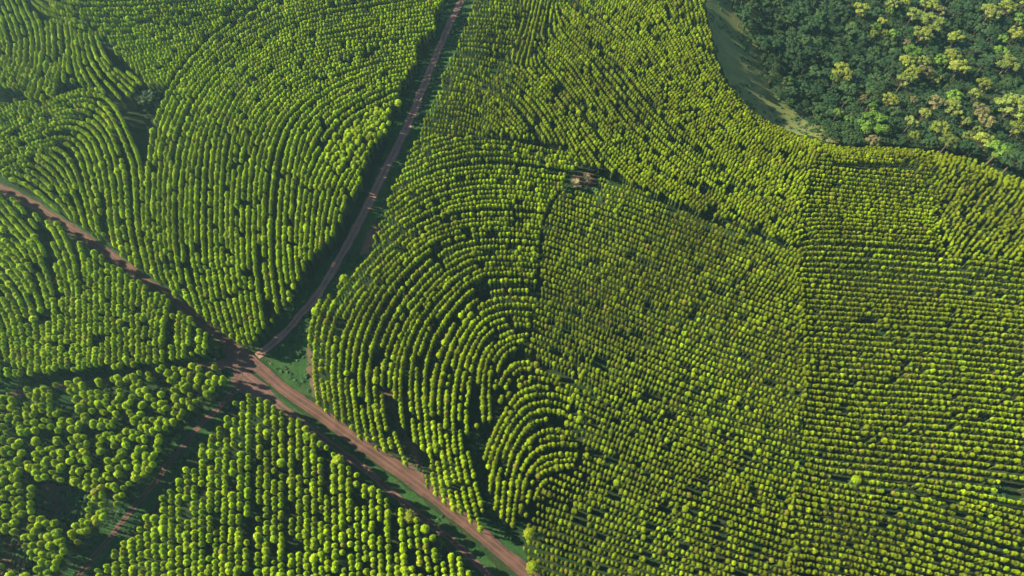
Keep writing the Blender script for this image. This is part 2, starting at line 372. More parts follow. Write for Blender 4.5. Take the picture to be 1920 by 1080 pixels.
M['shaded_leaf'] = leaf_material('shaded_eucalyptus_leaves', (.028,.075,.018), (.04,.09,.02), (.05,.05,.02), .15, .8)  # eucalyptus leaf colour darkened for the shade below the crown domes
M['bark'] = plain_material('eucalyptus_bark', (.09,.075,.055), (.055,.043,.03), 1.5)
M['forest'] = leaf_material('native_leaves', (.011,.034,.014), (.026,.050,.014), (.007,.022,.010), .2, .5)
M['forest_yellow'] = leaf_material('native_leaves_yellow', (.105,.14,.018), (.125,.15,.022), (.040,.070,.014), .3, .5)
M['forest_olive'] = leaf_material('native_leaves_olive', (.08,.115,.022), (.105,.13,.028), (.04,.065,.016), .3, .5)
M['forest_green'] = leaf_material('native_leaves_green', (.06,.125,.014), (.075,.14,.016), (.03,.07,.012), .3, .5)
M['forest_pink'] = leaf_material('native_blossom_grey', (.095,.085,.042), (.09,.088,.034), (.04,.055,.02), .25, .6)
M['dry'] = plain_material('dry_branches', (.20,.19,.12), (.13,.12,.07), 1.0)
M['native_bark'] = plain_material('native_bark', (.07,.055,.04), (.04,.032,.025), 1.5)
M['shrub'] = leaf_material('shrub_leaves', (.018,.055,.020), (.032,.07,.022), (.012,.035,.016), .2, 1.5)
def ground_mat():
    n = N('plantation_floor'); g = n.a('ShaderNodeNewGeometry').outputs['Position']
    c = n.mix(n.ramp(n.noise(.05, 5, .6, g), .42, .62), (.005,.017,.006), (.012,.016,.008))
    c = n.mix(n.ramp(n.noise(.35, 4, .7, g), .5, .75), c, (.026,.020,.013))
    c = n.mix(n.ramp(n.noise(1.3, 3, .7, g), .45, .7), c, (.006,.019,.006))
    d = n.a('ShaderNodeBsdfPrincipled', {'Base Color': c, 'Roughness': .95, 'Specular IOR Level': .04})
    b = n.a('ShaderNodeBump', {'Strength': .6, 'Distance': .3, 'Height': n.noise(1.8, 4, .7, g)}); n.t.links.new(b.outputs[0], d.inputs['Normal'])
    n.t.links.new(d.outputs[0], n.out.inputs[0]); return n.m
def grass_mat(name, a, b_, soil, lo=.55, hi=.72):
    n = N(name); g = n.a('ShaderNodeNewGeometry').outputs['Position']
    c = n.mix(n.ramp(n.noise(.12, 5, .65, g), .35, .65), a, b_)
    c = n.mix(n.ramp(n.noise(.22, 5, .7, g), lo, hi), c, soil)
    c = n.mix(n.ramp(n.noise(1.6, 3, .7, g), .5, .8), c, tuple(x*.55 for x in a))
    d = n.a('ShaderNodeBsdfPrincipled', {'Base Color': c, 'Roughness': .95, 'Specular IOR Level': .04})
    b = n.a('ShaderNodeBump', {'Strength': .8, 'Distance': .35, 'Height': n.noise(1.4, 5, .75, g)}); n.t.links.new(b.outputs[0], d.inputs['Normal'])
    n.t.links.new(d.outputs[0], n.out.inputs[0]); return n.m
def road_mat(name, a, b_, green, rut=.5):
    n = N(name); uv = n.a('ShaderNodeTexCoord').outputs['UV']; g = n.a('ShaderNodeNewGeometry').outputs['Position']
    sep = n.a('ShaderNodeSeparateXYZ', {0: uv})
    st = n.a('ShaderNodeCombineXYZ', {0: n.a('ShaderNodeMath', {0: sep.outputs[0], 1: 9.0}, operation='MULTIPLY').outputs[0],
                                      1: n.a('ShaderNodeMath', {0: sep.outputs[1], 1: .06}, operation='MULTIPLY').outputs[0]})
    streak = n.ramp(n.noise(1.0, 4, .65, st.outputs[0]), .38, .66)
    c = n.mix(streak, a, b_)
    c = n.mix(n.ramp(n.noise(.18, 4, .6, g), .4, .7), c, tuple(x*.82 for x in b_))
    ab = n.a('ShaderNodeMath', {0: sep.outputs[0]}, operation='ABSOLUTE').outputs[0]              # ruts either side of a weedy crown
    dr = n.a('ShaderNodeMath', {0: n.a('ShaderNodeMath', {0: ab, 1: .24}, operation='SUBTRACT').outputs[0]}, operation='ABSOLUTE').outputs[0]
    c = n.mix(n.a('ShaderNodeMapRange', {'Value': dr, 'From Min': .0, 'From Max': .11, 'To Min': .55, 'To Max': 0.0}).outputs[0], c, tuple(x*1.25 for x in a))
    mid = n.a('ShaderNodeMath', {0: n.a('ShaderNodeMapRange', {'Value': ab, 'From Min': .03, 'From Max': .12, 'To Min': 1.0, 'To Max': 0.0}).outputs[0], 1: n.ramp(n.noise(.25, 4, .7, g), .42, .6)}, operation='MULTIPLY').outputs[0]
    c = n.mix(n.a('ShaderNodeMath', {0: mid, 1: min(1, rut+.35)}, operation='MULTIPLY').outputs[0], c, green)
    gf = n.a('ShaderNodeMath', {0: n.ramp(n.noise(.5, 5, .75, g), .52, .66), 1: rut}, operation='MULTIPLY').outputs[0]
    c = n.mix(gf, c, green)
    c = n.mix(n.ramp(n.noise(2.5, 3, .7, g), .55, .85), c, tuple(x*1.2 for x in a))
    d = n.a('ShaderNodeBsdfPrincipled', {'Base Color': c, 'Roughness': .93, 'Specular IOR Level': .04})
    b = n.a('ShaderNodeBump', {'Strength': .6, 'Distance': .15, 'Height': n.noise(1.0, 4, .65, st.outputs[0])}); n.t.links.new(b.outputs[0], d.inputs['Normal'])
    n.t.links.new(d.outputs[0], n.out.inputs[0]); return n.m
M['ground'] = ground_mat()
M['verge'] = grass_mat('verge_grass', (.008,.026,.009), (.014,.038,.011), (.028,.026,.015))
M['lawn'] = grass_mat('pasture_grass', (.060,.082,.030), (.085,.095,.036), (.040,.052,.020), .6, .8)
M['soil'] = road_mat('bare_soil', (.062,.038,.032), (.045,.031,.025), (.014,.025,.011), .8)
M['road'] = road_mat('red_dirt_road', (.062,.034,.031), (.030,.020,.018), (.014,.020,.010), .15)
M['brightened_track'] = road_mat('brightened_dirt_track', (.14,.080,.070), (.09,.057,.050), (.025,.035,.016), .3)  # paler colour put in to brighten the shaded northern track
M['track'] = road_mat('overgrown_dirt_track', (.066,.036,.035), (.040,.026,.025), (.012,.020,.009), .55)

# ================================================================ ground
def terrain():
    far = [60, 160, 400, 900, 2000, 4200]
    X = [GX0-f for f in far[::-1]]+list(gx)+[GX1+f for f in far]; Y = [GY0-f for f in far[::-1]]+list(gy)+[GY1+f for f in far]
    A, B = np.meshgrid(X, Y); Z = hgt_np(A, B); nx = len(X)
    V = np.stack([A.ravel(), B.ravel(), Z.ravel()], -1)
    F = [(j*nx+i, j*nx+i+1, (j+1)*nx+i+1, (j+1)*nx+i) for j in range(len(Y)-1) for i in range(nx-1)]
    o = bpy.data.objects.new('ground', mesh_from('ground', V, F, M['ground'], True)); return tag(add(o), kind='structure')
terrain()
def px_poly(s, z=0.0): return [at(u, v, z) for u, v in P(s)]
def jitter_line(pts, step=1.3, amp=.6, closed=True, seed=0):
    out = []; n = len(pts)
    for i in range(n if closed else n-1):
        a, b = pts[i], pts[(i+1) % n]; L = math.hypot(b[0]-a[0], b[1]-a[1]); k = max(1, int(L/step))
        for q in range(k):
            t = q/k; x, y = a[0]+(b[0]-a[0])*t, a[1]+(b[1]-a[1])*t
            out.append((x+amp*noise.noise(Vector((x*.35, y*.35, seed)))*1.6+amp*.5*noise.noise(Vector((x*1.3, y*1.3, seed+5))),
                        y+amp*noise.noise(Vector((x*.35, y*.35, seed+9)))*1.6+amp*.5*noise.noise(Vector((x*1.3, y*1.3, seed+14)))))
    if not closed: out.append(pts[-1])
    return out
def patch(name, pts, mat, off, cell=1.6, amp=.7, kind='structure', seed=0):
    J = np.array(jitter_line(pts, 1.2, amp, True, seed)); x0, y0 = J.min(0)-cell; x1, y1 = J.max(0)+cell
    ax = np.arange(x0, x1, cell); ay = np.arange(y0, y1, cell)
    cx, cy = np.meshgrid(ax[:-1]+cell/2, ay[:-1]+cell/2)
    m = poly_mask(list(J[:,0]), list(J[:,1]), cx, cy)
    idx = {}; V = []; F = []; cnt = {}
    for j, i in zip(*np.nonzero(m)):
        f = []
        for (q, p) in ((j, i), (j, i+1), (j+1, i+1), (j+1, i)):
            if (q, p) not in idx: idx[(q, p)] = len(V); V.append([ax[p], ay[q]])
            cnt[(q, p)] = cnt.get((q, p), 0)+1; f.append(idx[(q, p)])
        F.append(f)
    for key, k in cnt.items():
        if k < 4:
            v = V[idx[key]]; d = (J[:,0]-v[0])**2+(J[:,1]-v[1])**2; b = int(d.argmin())
            if d[b] < cell*cell*1.2: V[idx[key]] = [J[b,0], J[b,1]]
    V = [(x, y, hgt(x, y)+off) for x, y in V]
    me = mesh_from(name, V, F, mat, True)
    uv = me.uv_layers.new(name='UVMap'); 
    co_ = np.array([V[l.vertex_index][:2] for l in me.loops])*.12; uv.data.foreach_set('uv', co_.ravel())
    return tag(add(bpy.data.objects.new(name, me)), kind=kind)
def smooth_line(pts, step):
    # Catmull-Rom through the points, resampled
    p = [pts[0]]+pts+[pts[-1]]; out = []
    for i in range(1, len(p)-2):
        a, b, c, d = p[i-1], p[i], p[i+1], p[i+2]; L = math.hypot(c[0]-b[0], c[1]-b[1]); k = max(1, int(L/step))
        for q in range(k):
            t = q/k
            out.append(tuple(.5*((2*b[z])+(-a[z]+c[z])*t+(2*a[z]-5*b[z]+4*c[z]-d[z])*t*t+(-a[z]+3*b[z]-3*c[z]+d[z])*t**3) for z in (0, 1)))
    out.append(pts[-1]); return out
def road(name, s, widths, mat, off, amp=.35, seed=0):
    """a draped strip; widths in metres per control point (or one number)"""
    raw = P(s); pts = [at(u, v, 0) for u, v in raw]; line = smooth_line(pts, 1.2)
    if not isinstance(widths, (list, tuple)): widths = [widths]*len(pts)
    # width by nearest control point distance along
    cum = [0]
    for a, b in zip(line[:-1], line[1:]): cum.append(cum[-1]+math.hypot(b[0]-a[0], b[1]-a[1]))
    cc = []; 
    for p_ in pts:
        k = min(range(len(line)), key=lambda i: (line[i][0]-p_[0])**2+(line[i][1]-p_[1])**2); cc.append(cum[k])
    V = []; UV = []; F = []; K = 9
    for i, (x, y) in enumerate(line):
        a = line[max(i-1, 0)]; b = line[min(i+1, len(line)-1)]; dx, dy = b[0]-a[0], b[1]-a[1]; L = math.hypot(dx, dy) or 1
        nx, ny = -dy/L, dx/L; w = float(np.interp(cum[i], cc, widths))/2
        wl = w+amp*noise.noise(Vector((cum[i]*.12, 1, seed)))*1.5+amp*noise.noise(Vector((cum[i]*.6, 3, seed)))*.8
        wr = w+amp*noise.noise(Vector((cum[i]*.12, 7, seed)))*1.5+amp*noise.noise(Vector((cum[i]*.6, 9, seed)))*.8
        for k in range(K):
            t = k/(K-1); o_ = -wl+(wl+wr)*t; px_, py_ = x+nx*o_, y+ny*o_
            sink = -.05*math.sin(t*math.pi*4)**2
            V.append((px_, py_, hgt(px_, py_)+off+sink)); UV.append((o_*.25, cum[i]))
        if i:
            r = (i-1)*K; q = i*K
            for k in range(K-1): F.append((r+k, r+k+1, q+k+1, q+k))
    me = mesh_from(name, V, F, mat, True); uv = me.uv_layers.new(name='UVMap')
    uv.data.foreach_set('uv', np.array([UV[l.vertex_index] for l in me.loops]).ravel())
    return tag(add(bpy.data.objects.new(name, me)), kind='structure'), line
# verges and clearings
VERGES = {
 'north': '905,-30 885,20 868,60 850,115 838,160 815,220 790,270 775,310 745,370 730,420 700,480 670,530 640,570 600,600 590,640 592,700 592,745 560,735 520,700 490,665 475,655 480,635 520,600 545,570 570,540 600,500 640,460 670,410 700,340 735,250 762,190 795,120 820,60 845,-30',
 'main_w': '-40,330 60,372 130,412 200,458 270,505 330,550 400,615 450,645 425,668 395,650 330,598 270,548 200,505 130,458 60,425 0,395 -40,375',
 'main_e': '450,690 500,722 560,770 620,815 700,870 760,915 830,970 900,1030 960,1090 900,1110 870,1060 820,1010 770,970 700,915 650,870 610,845 560,805 510,765 465,735',
 'sw': '445,700 460,740 430,760 400,810 350,860 320,915 280,965 215,1040 160,1085 130,1130 60,1130 120,1075 180,990 235,935 285,895 310,840 365,790 400,745 420,715',
 'west': '-40,715 60,708 140,700 240,692 330,680 400,668 430,690 400,695 300,705 200,722 100,738 0,752 -40,756',
 'wedge': '780,845 800,850 800,905 815,930 780,900 745,870', 'slot': '880,830 905,850 915,900 925,960 960,1005 985,1030 985,1075 940,1040 905,1005 895,960 885,900'}
vz = []
for k, s in VERGES.items():
    pts = px_poly(s); vz.append(pts); patch('grass_verge', pts, M['verge'], .05, 2.0, 1.0, seed=len(vz))
LAWN = px_poly('1318,-40 1325,0 1332,60 1345,110 1370,160 1400,200 1440,228 1500,252 1545,262 1580,272 1560,245 1535,222 1500,205 1470,190 1445,165 1435,130 1425,90 1400,50 1375,20 1365,-40')
patch('pasture', LAWN, M['lawn'], .06, 3.0, 2.0, seed=31)
for k, s in enumerate(['700,415 712,430 702,455 690,475 676,478 684,450','578,650 590,660 596,700 606,740 590,748 580,720 575,690','705,730 735,728 750,800 790,850 800,905 775,890 745,850 722,800',
                       '0,1010 35,1000 55,1040 40,1085 -10,1085','1075,325 1110,322 1118,345 1090,352 1070,345','80,905 130,912 150,950 110,975 85,955','925,870 935,930 950,985 930,970 915,920']):
    patch('bare_soil', px_poly(s), M['soil'], .10, 1.2, 1.0, seed=50+k)
# roads
r_main, L_main = road('dirt_road', '-60,322 0,352 60,384 130,428 200,474 270,524 330,568 390,612 440,650 480,685 540,735 600,775 660,820 740,875 820,935 900,1000 980,1068 1050,1125',
     [4.4,4.4,4.6,4.6,4.4,4.2,4.2,4.6,5.2,4.8,4.6,5.2,5.7,5.9,5.6,5.2,5.0,5.0], M['road'], .20, seed=1)
r_par, L_par = road('dirt_track', '442,672 452,700 478,722 525,762 590,812 640,847 700,893 760,945 810,987 850,1015 900,1062 940,1100', [3.5,6.5,6.0,3.8,3.2,3.0,2.6,2.6,2.6,2.4,2.2,2.2], M['track'], .16, .5, seed=2)
r_nor, L_nor = road('dirt_track', '880,-35 868,-5 845,42 815,110 792,168 762,240 727,310 702,360 682,400 652,458 622,510 592,558 562,592 530,628 482,668', [4.0,4.0,4.0,4.2,4.2,4.4,4.4,4.2,4.0,4.0,3.8,3.8,3.4,3.4,3.4], M['brightened_track'], .16, .45, seed=3)
r_wes, L_wes = road('dirt_track', '455,678 425,682 380,688 300,700 200,714 100,728 30,737 -50,748', [6,5,3.2,2.4,2.4,2.4,2.4,2.4], M['track'], .14, .45, seed=4)
r_sw, L_sw = road('dirt_track', '462,705 437,735 405,770 372,800 345,835 318,868 290,905 260,940 230,978 205,1010 175,1045 150,1075 115,1120', [4,3,2.6,2.4,2.4,2.4,2.3,2.3,2.3,2.3,2.3,2.3,2.3], M['track'], .13, .5, seed=5)
patch('road_junction', px_poly('412,652 440,648 470,668 492,690 478,700 455,690 455,705 475,722 500,742 488,752 462,742 440,728 432,708 445,700 436,690 400,690 402,682 430,676'), M['track'], .24, 1.0, .7, seed=77)

# ================================================================ plants
ICO = {}
def ico(sub):
    if sub not in ICO:
        bm = bmesh.new(); bmesh.ops.create_icosphere(bm, subdivisions=sub, radius=1); bm.verts.ensure_lookup_table()
        ICO[sub] = (np.array([v.co[:] for v in bm.verts]), [[v.index for v in f.verts] for f in bm.faces]); bm.free()
    return ICO[sub]
class MB:
    def __init__(s): s.V = []; s.F = []
    def blob(s, c, r, sub=1, jit=.18, rng=None, flat=1.0):
        v, f = ico(sub); k = len(s.V)
        q = v*(1+np.array([[rng.uniform(-jit, jit)] for _ in range(len(v))]))*r; q[:,2] *= flat
        s.V += [tuple(p) for p in q+np.array(c)]; s.F += [[i+k for i in t] for t in f]
    def leaf(s, c, size, nrm, rng):
        n_ = Vector(nrm).normalized(); t = n_.orthogonal().normalized(); b = n_.cross(t); a = rng.uniform(0, 6.28)
        u = t*math.cos(a)+b*math.sin(a); w = n_.cross(u); k = len(s.V); c = Vector(c)
        s.V += [tuple(c-u*size), tuple(c-w*size*.45), tuple(c+u*size), tuple(c+w*size*.45)]; s.F.append([k, k+1, k+2, k+3])
    def tube(s, pts, rads, n=5):
        k0 = len(s.V)
        for i, p in enumerate(pts):
            p = Vector(p); d = (Vector(pts[min(i+1, len(pts)-1)])-Vector(pts[max(i-1, 0)])).normalized(); a = d.orthogonal().normalized(); b = d.cross(a)
            for j in range(n):
                t = 6.2832*j/n; s.V.append(tuple(p+(a*math.cos(t)+b*math.sin(t))*rads[i]))
            if i:
                for j in range(n): s.F.append([k0+(i-1)*n+j, k0+(i-1)*n+(j+1)%n, k0+i*n+(j+1)%n, k0+i*n+j])
    def mesh(s, name, mat, smooth=False): return mesh_from(name, s.V, s.F, mat, smooth)
def euc_meshes(seed, kind):
    """a plantation eucalyptus of unit height 10 m, crown radius about 1.2 m: slim trunk, domed crown of leafy clumps"""
    rng = random.Random(seed); c = MB(); H = 10.0; R = 1.2
    base = H*(.77 if kind else .79)
    prof = lambda t: R*min(1, .62+t*1.5)*max(0, 1-max(0, (t-.25)/.77)**2.1)**.55   # t 0 base .. 1 top
    for k in range(6):
        t = (k+.5)/6; c.blob((rng.uniform(-.08, .08), rng.uniform(-.08, .08), base+(H-base)*t), prof(t)*.62+.03, 1, .2, rng, .6)
    for k in range(30):
        t = rng.random()**.62*.98; a = rng.uniform(0, 6.283); r = prof(t)*rng.uniform(.55, .95); s_ = rng.uniform(.16, .38)
        c.blob((math.cos(a)*r*rng.uniform(.9,1.15), math.sin(a)*r, base+(H-base)*t), s_, 1, .38, rng, .8)
    for k in range(560):
        t = rng.random()**.8; a = rng.uniform(0, 6.283); r = prof(min(t, .98))*rng.uniform(.62, 1.22)+.04; z = base+(H-base)*t*1.01
        nrm = (math.cos(a)*(1-t*.6)+rng.gauss(0, .4), math.sin(a)*(1-t*.6)+rng.gauss(0, .4), .2+t+rng.gauss(0, .3))
        c.leaf((math.cos(a)*r, math.sin(a)*r, z), rng.uniform(.12, .27), nrm, rng)
    lo = MB()                                                                  # lower stem foliage, underside shade put into its darker leaf colour
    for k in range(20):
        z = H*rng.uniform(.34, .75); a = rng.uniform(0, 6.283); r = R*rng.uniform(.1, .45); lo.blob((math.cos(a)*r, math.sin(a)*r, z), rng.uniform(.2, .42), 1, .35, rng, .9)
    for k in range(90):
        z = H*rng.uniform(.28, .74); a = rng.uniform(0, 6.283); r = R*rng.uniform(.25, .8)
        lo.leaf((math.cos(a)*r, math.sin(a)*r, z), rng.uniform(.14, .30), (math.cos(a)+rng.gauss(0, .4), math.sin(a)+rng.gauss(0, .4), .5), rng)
    t_ = MB(); bx, by = rng.uniform(-.15, .15), rng.uniform(-.15, .15)
    t_.tube([(0,0,-.4), (bx*.5, by*.5, H*.3), (bx, by, H*.62), (0, 0, H*.9)], [.12, .095, .07, .03])
    for k in range(7):
        z = H*rng.uniform(.3, .7); a = rng.uniform(0, 6.283)
        t_.tube([(bx*.7, by*.7, z), (math.cos(a)*.55, math.sin(a)*.55, z+.55), (math.cos(a)*.9, math.sin(a)*.9, z+1.2)], [.04, .025, .012], 3)
    return c.mesh('crown', M['leaf']), t_.mesh('trunk', M['bark']), lo.mesh('lower_foliage', M['shaded_leaf'])
EUC = [euc_meshes(100+i, i % 2) for i in range(8)]
def native_meshes(seed, nclump, spread):
    """a broad native tree, crown radius 4 m at height about 9 m, of many leaf clumps with gaps between"""
    rng = random.Random(seed); c = MB(); ends = []
    for k in range(nclump):
        a = rng.uniform(0, 6.283); r = 3.6*math.sqrt(rng.random())*spread; z = 7.6+1.9*(1-(r/4.2)**2)+rng.uniform(-.8, .3); s_ = rng.uniform(.6, 1.15)
        p = (math.cos(a)*r, math.sin(a)*r, z); ends.append(p); c.blob(p, s_*.8, 1, .25, rng, .6)
        for q in range(5):
            d = Vector((rng.gauss(0, 1), rng.gauss(0, 1), rng.gauss(.4, .7))).normalized()
            c.blob(tuple(Vector(p)+Vector((d.x*s_*.8, d.y*s_*.8, d.z*s_*.5))), s_*rng.uniform(.28, .45), 1, .3, rng, .8)
        for q in range(26):
            d = Vector((rng.gauss(0, 1), rng.gauss(0, 1), rng.gauss(.5, .8))).normalized()
            c.leaf(tuple(Vector(p)+Vector((d.x*s_*1.15, d.y*s_*1.15, d.z*s_*.75))), rng.uniform(.18, .36), d+Vector((rng.gauss(0, .4), rng.gauss(0, .4), .3)), rng)
    t_ = MB(); t_.tube([(0,0,-.5), (.1,.1,3), (0,.1,6), (0,0,7.5)], [.34,.27,.2,.1], 6)
    for p in ends[:12]: t_.tube([(0,0,rng.uniform(3.5,5.5)), (p[0]*.5, p[1]*.5, p[2]*.75), (p[0], p[1], p[2]-.2)], [.14,.09,.04], 4)
    return c, t_
NAT_C = []; NAT_T = []
for i in range(6):
    c, t_ = native_meshes(300+i, (20, 26, 16, 24, 30, 18)[i], (1, 1, .9, 1.05, 1, 1.05)[i]); NAT_C.append(c); NAT_T.append(t_.mesh('trunk', M['native_bark']))
NAT = {}
def native_crown(i, mat):
    if (i, mat) not in NAT: NAT[(i, mat)] = NAT_C[i].mesh('crown', M[mat])
    return NAT[(i, mat)]
def plant(name, x, y, crown, trunk, scale, rot, tint=0.0, label=None, cat='tree', group=None, tilt=0.0):
    r = bpy.data.objects.new(name, None); r.empty_display_size = .5; add(r); r.location = (x, y, hgt(x, y)-.05)
    r.rotation_euler = (tilt, 0, rot); r.scale = scale; tag(r, label, cat, group)
    c = add(bpy.data.objects.new('crown', crown), r); c['tint'] = tint
    t = add(bpy.data.objects.new('trunk', trunk), r)
    return r, c, t
def scatter(name, pts, sources, label=None, cat=None):
    """pts rows: x, y, z, rot, sx, sz, tint, index; sources: list of lists of visible objects, instanced by geometry nodes"""
    A = np.array(pts, dtype=np.float32); me = bpy.data.meshes.new(name); me.vertices.add(len(A)); me.vertices.foreach_set('co', A[:, :3].ravel())
    for nm, typ, arr in (('rot', 'FLOAT_VECTOR', np.stack([A[:,3]*0, A[:,3]*0, A[:,3]], -1)), ('scl', 'FLOAT_VECTOR', np.stack([A[:,4]*np.random.RandomState(3).uniform(.86, 1.14, len(A)), A[:,4]*np.random.RandomState(4).uniform(.86, 1.14, len(A)), A[:,5]], -1)), ('tint', 'FLOAT', A[:,6]), ('idx', 'INT', A[:,7].astype(np.int32))):
        a = me.attributes.new(nm, typ, 'POINT'); a.data.foreach_set('vector' if typ == 'FLOAT_VECTOR' else 'value', arr.ravel())
    o = add(bpy.data.objects.new(name, me)); g = bpy.data.node_groups.new(name+'_nodes', 'GeometryNodeTree')
    g.interface.new_socket('Geometry', in_out='INPUT', socket_type='NodeSocketGeometry'); g.interface.new_socket('Geometry', in_out='OUTPUT', socket_type='NodeSocketGeometry')
    gi = g.nodes.new('NodeGroupInput'); go = g.nodes.new('NodeGroupOutput'); L = g.links.new
    allj = g.nodes.new('GeometryNodeJoinGeometry')
    for obs in reversed(sources):
        j = g.nodes.new('GeometryNodeJoinGeometry')
        for ob in obs:
            oi = g.nodes.new('GeometryNodeObjectInfo'); oi.transform_space = 'ORIGINAL'; oi.inputs['Object'].default_value = ob; L(oi.outputs['Geometry'], j.inputs[0])
        gti = g.nodes.new('GeometryNodeGeometryToInstance'); L(j.outputs[0], gti.inputs[0]); L(gti.outputs[0], allj.inputs[0])
    iop = g.nodes.new('GeometryNodeInstanceOnPoints'); L(gi.outputs[0], iop.inputs['Points']); L(allj.outputs[0], iop.inputs['Instance'])
    iop.inputs['Pick Instance'].default_value = True
    def na(nm, typ):
        k = g.nodes.new('GeometryNodeInputNamedAttribute'); k.data_type = typ; k.inputs[0].default_value = nm; return k.outputs[0]
    L(na('idx', 'INT'), iop.inputs['Instance Index']); L(na('scl', 'FLOAT_VECTOR'), iop.inputs['Scale'])
    e2r = g.nodes.new('FunctionNodeEulerToRotation'); L(na('rot', 'FLOAT_VECTOR'), e2r.inputs[0]); L(e2r.outputs[0], iop.inputs['Rotation'])
    L(iop.outputs[0], go.inputs[0]); md = o.modifiers.new('scatter', 'NODES'); md.node_group = g
    return tag(o, label, cat, kind='stuff')

# ---------------------------------------------------------------- the eucalyptus plantation
TR = trees()
ROUGH = [flat_at(u, v, 10) for u, v in P('632,240 660,225 735,192 727,235 695,290 670,318 640,325 612,300 615,265')]
def tint_of(pc, x, y):
    base = {'sparse': .0, 'south': .08, 'west_wedge': .05, 'onion': .05, 'west_arcs': .02, 'nw_bowl': .0, 'west_low': .0, 'north_fan': .02, 'print': .48, 'print_small': .5, 'east_top': .58, 'centre': .66, 'east': .64, 'east_young': .7}[pc]  # stand hue, plus backlit west and dimmer east put into leaf colour
    return min(1, max(0, base+.4*noise.noise(Vector((x*.017, y*.017, 3)))+.25*noise.noise(Vector((x*.06, y*.06, 6)))+RND.gauss(0, .16)))
ordin = lambda k: ['first','second','third','fourth','fifth','sixth','seventh','eighth','ninth','tenth','eleventh','twelfth','thirteenth','fourteenth','fifteenth','sixteenth','seventeenth','eighteenth','nineteenth','twentieth'][k-1] if k <= 20 else str(k)+('th' if 10 <= k % 100 <= 20 else {1:'st',2:'nd',3:'rd'}.get(k % 10, 'th'))
recs = []
for (x, y, pc, rid, cs, h) in TR:
    if in_poly(ROUGH, x, y): cs *= 1.3; x += RND.gauss(0, .6); y += RND.gauss(0, .6)
    z = hgt(x, y); u, v, s = project(x, y, z+h*.86)
    recs.append([x, y, z, pc, rid, cs, h, u, v, s*cs, tint_of(pc, x, y)])
# ring of plantation just outside the frame, so that the rows go on
for i in range(-75, 96):
    for j in range(-22, 125):
        x = i*3.6+RND.gauss(0, .2)+(j % 2)*.4; y = j*3.2+RND.gauss(0, .2); u, v, s = project(x, y, hgt(x, y)+9)
        if -360 < u < 2500 and -420 < v < 1500 and (u < -66 or u > 1996 or v < -66 or v > 1166) and not (u > 1240 and v < 330) and RND.random() > .05:
            du = u+.8*(v-540) # keep the road corridors open beyond the frame
            if (abs(u-(900+(0-v)*.5)) < 60 and v < 0) or (abs(u-(1060+(v-1120)*1.2)) < 70 and v > 1100) or (abs(u-(90-(v-1120)*.7)) < 45 and v > 1100): continue
            if u < -60 and (abs(v-(320+(u+60)*.55)) < 15 or abs(v-750) < 22): continue
            recs.append([x, y, hgt(x, y), 'ring', -1, RND.uniform(.8, 1.15), RND.uniform(9.5, 11.5), u, v, 0, .2])
EXTRA = [(633, 863, 1.87, 12.5, .25, 'biggest round crown at the road end of a dark slot in the bottom block'),
 (575, 817, 1.61, 12.0, .05, 'wide green crown on the main road edge of the bottom block'),
 (765, 968, 1.87, 12.5, .35, 'large yellow crown heading the short rows between dark slot and main road'),
 (1606, 899, 1.37, 11.5, .35, 'bright fat crown beside the long dark gap in the eastern rows'),
 (746, 193, 1.44, 11.5, .15, 'star shaped leafy crown on the block edge facing the northern track'),
 (693, 258, 1.61, 12.0, .95, 'orange tinged crown in the rough inner corner beside the northern track'),
 (992, 1000, 1.53, 12.0, .7, 'gold crown on the corner edge just above where the main road leaves'),
 (998, 1064, 1.61, 12.0, .6, 'yellow crown at the bottom edge closest to the main road verge'),
 (645, 522, 1.51, 12.5, .2, 'bulky crown on the notched corner of the fingerprint block above the northern track'),
 (592, 583, 1.51, 12.0, .2, 'westernmost crown of the fingerprint block pointing at the northern track')]
vis = [r for r in recs if 4 < r[7] < 1916 and 4 < r[8] < 1076 and r[3] in ('sparse', 'south')]
vis.sort(key=lambda r: -r[9]); single = vis[:285]; sid = set(map(id, single))
EX = []
for (u, v, cs, h, ti, lab) in EXTRA:
    x, y = flat_at(u, v, h*.86); EX.append((x, y, cs, h, ti, lab))
recs = [r for r in recs if all((r[0]-e[0])**2+(r[1]-e[1])**2 > (1.15*e[2])**2 for e in EX)]
single = [r for r in recs if id(r) in sid]
# readable labels: rows counted leftwards from the corner nearest the road junction, trees counted downwards
def name_rows(pc):
    rows = {}
    for r in recs:
        if r[3] == pc and -5 < r[7] < 1925 and -5 < r[8] < 1085: rows.setdefault(r[4], []).append(r)
    cols = []
    for k, rr in sorted(rows.items(), key=lambda kv: -sum(q[7] for q in kv[1])/len(kv[1])):
        m = sum(q[7] for q in rr)/len(rr)
        if cols and abs(cols[-1][0]-m) < 8: cols[-1][1].extend(rr)
        else: cols.append([m, list(rr)])
    for ci, (m, rr) in enumerate(cols):
        rr.sort(key=lambda q: q[8])
        for ti, q in enumerate(rr):
            sz = 'broad' if q[5] > (1.06 if pc == 'sparse' else .97) else ('small' if q[5] < (.8 if pc == 'sparse' else .75) else 'round')
            if pc == 'sparse': lab = f'{sz} crown in gappy lower left block, {ordin(ci+1)} row from junction, {ordin(ti+1)} down'
            else: lab = f'{sz} crown in dense bottom block, {ordin(ci+1)} row from its right end, {ordin(ti+1)} down'
            LAB[id(q)] = lab
LAB = {}
name_rows('sparse'); name_rows('south')
GRP = 'eucalyptus trees of the plantation'
srcs = {}
def put_euc(x, y, cs, h, tint, label, k):
    r, c, t = plant('eucalyptus_tree', x, y, EUC[k][0], EUC[k][1], (cs*RND.uniform(.9, 1.12), cs*RND.uniform(.9, 1.12), h/10), RND.uniform(0, 6.28), tint, label, 'tree', GRP)
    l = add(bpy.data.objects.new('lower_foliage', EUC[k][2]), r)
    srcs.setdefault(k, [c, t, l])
for e in EX: put_euc(*e, RND.randrange(8))
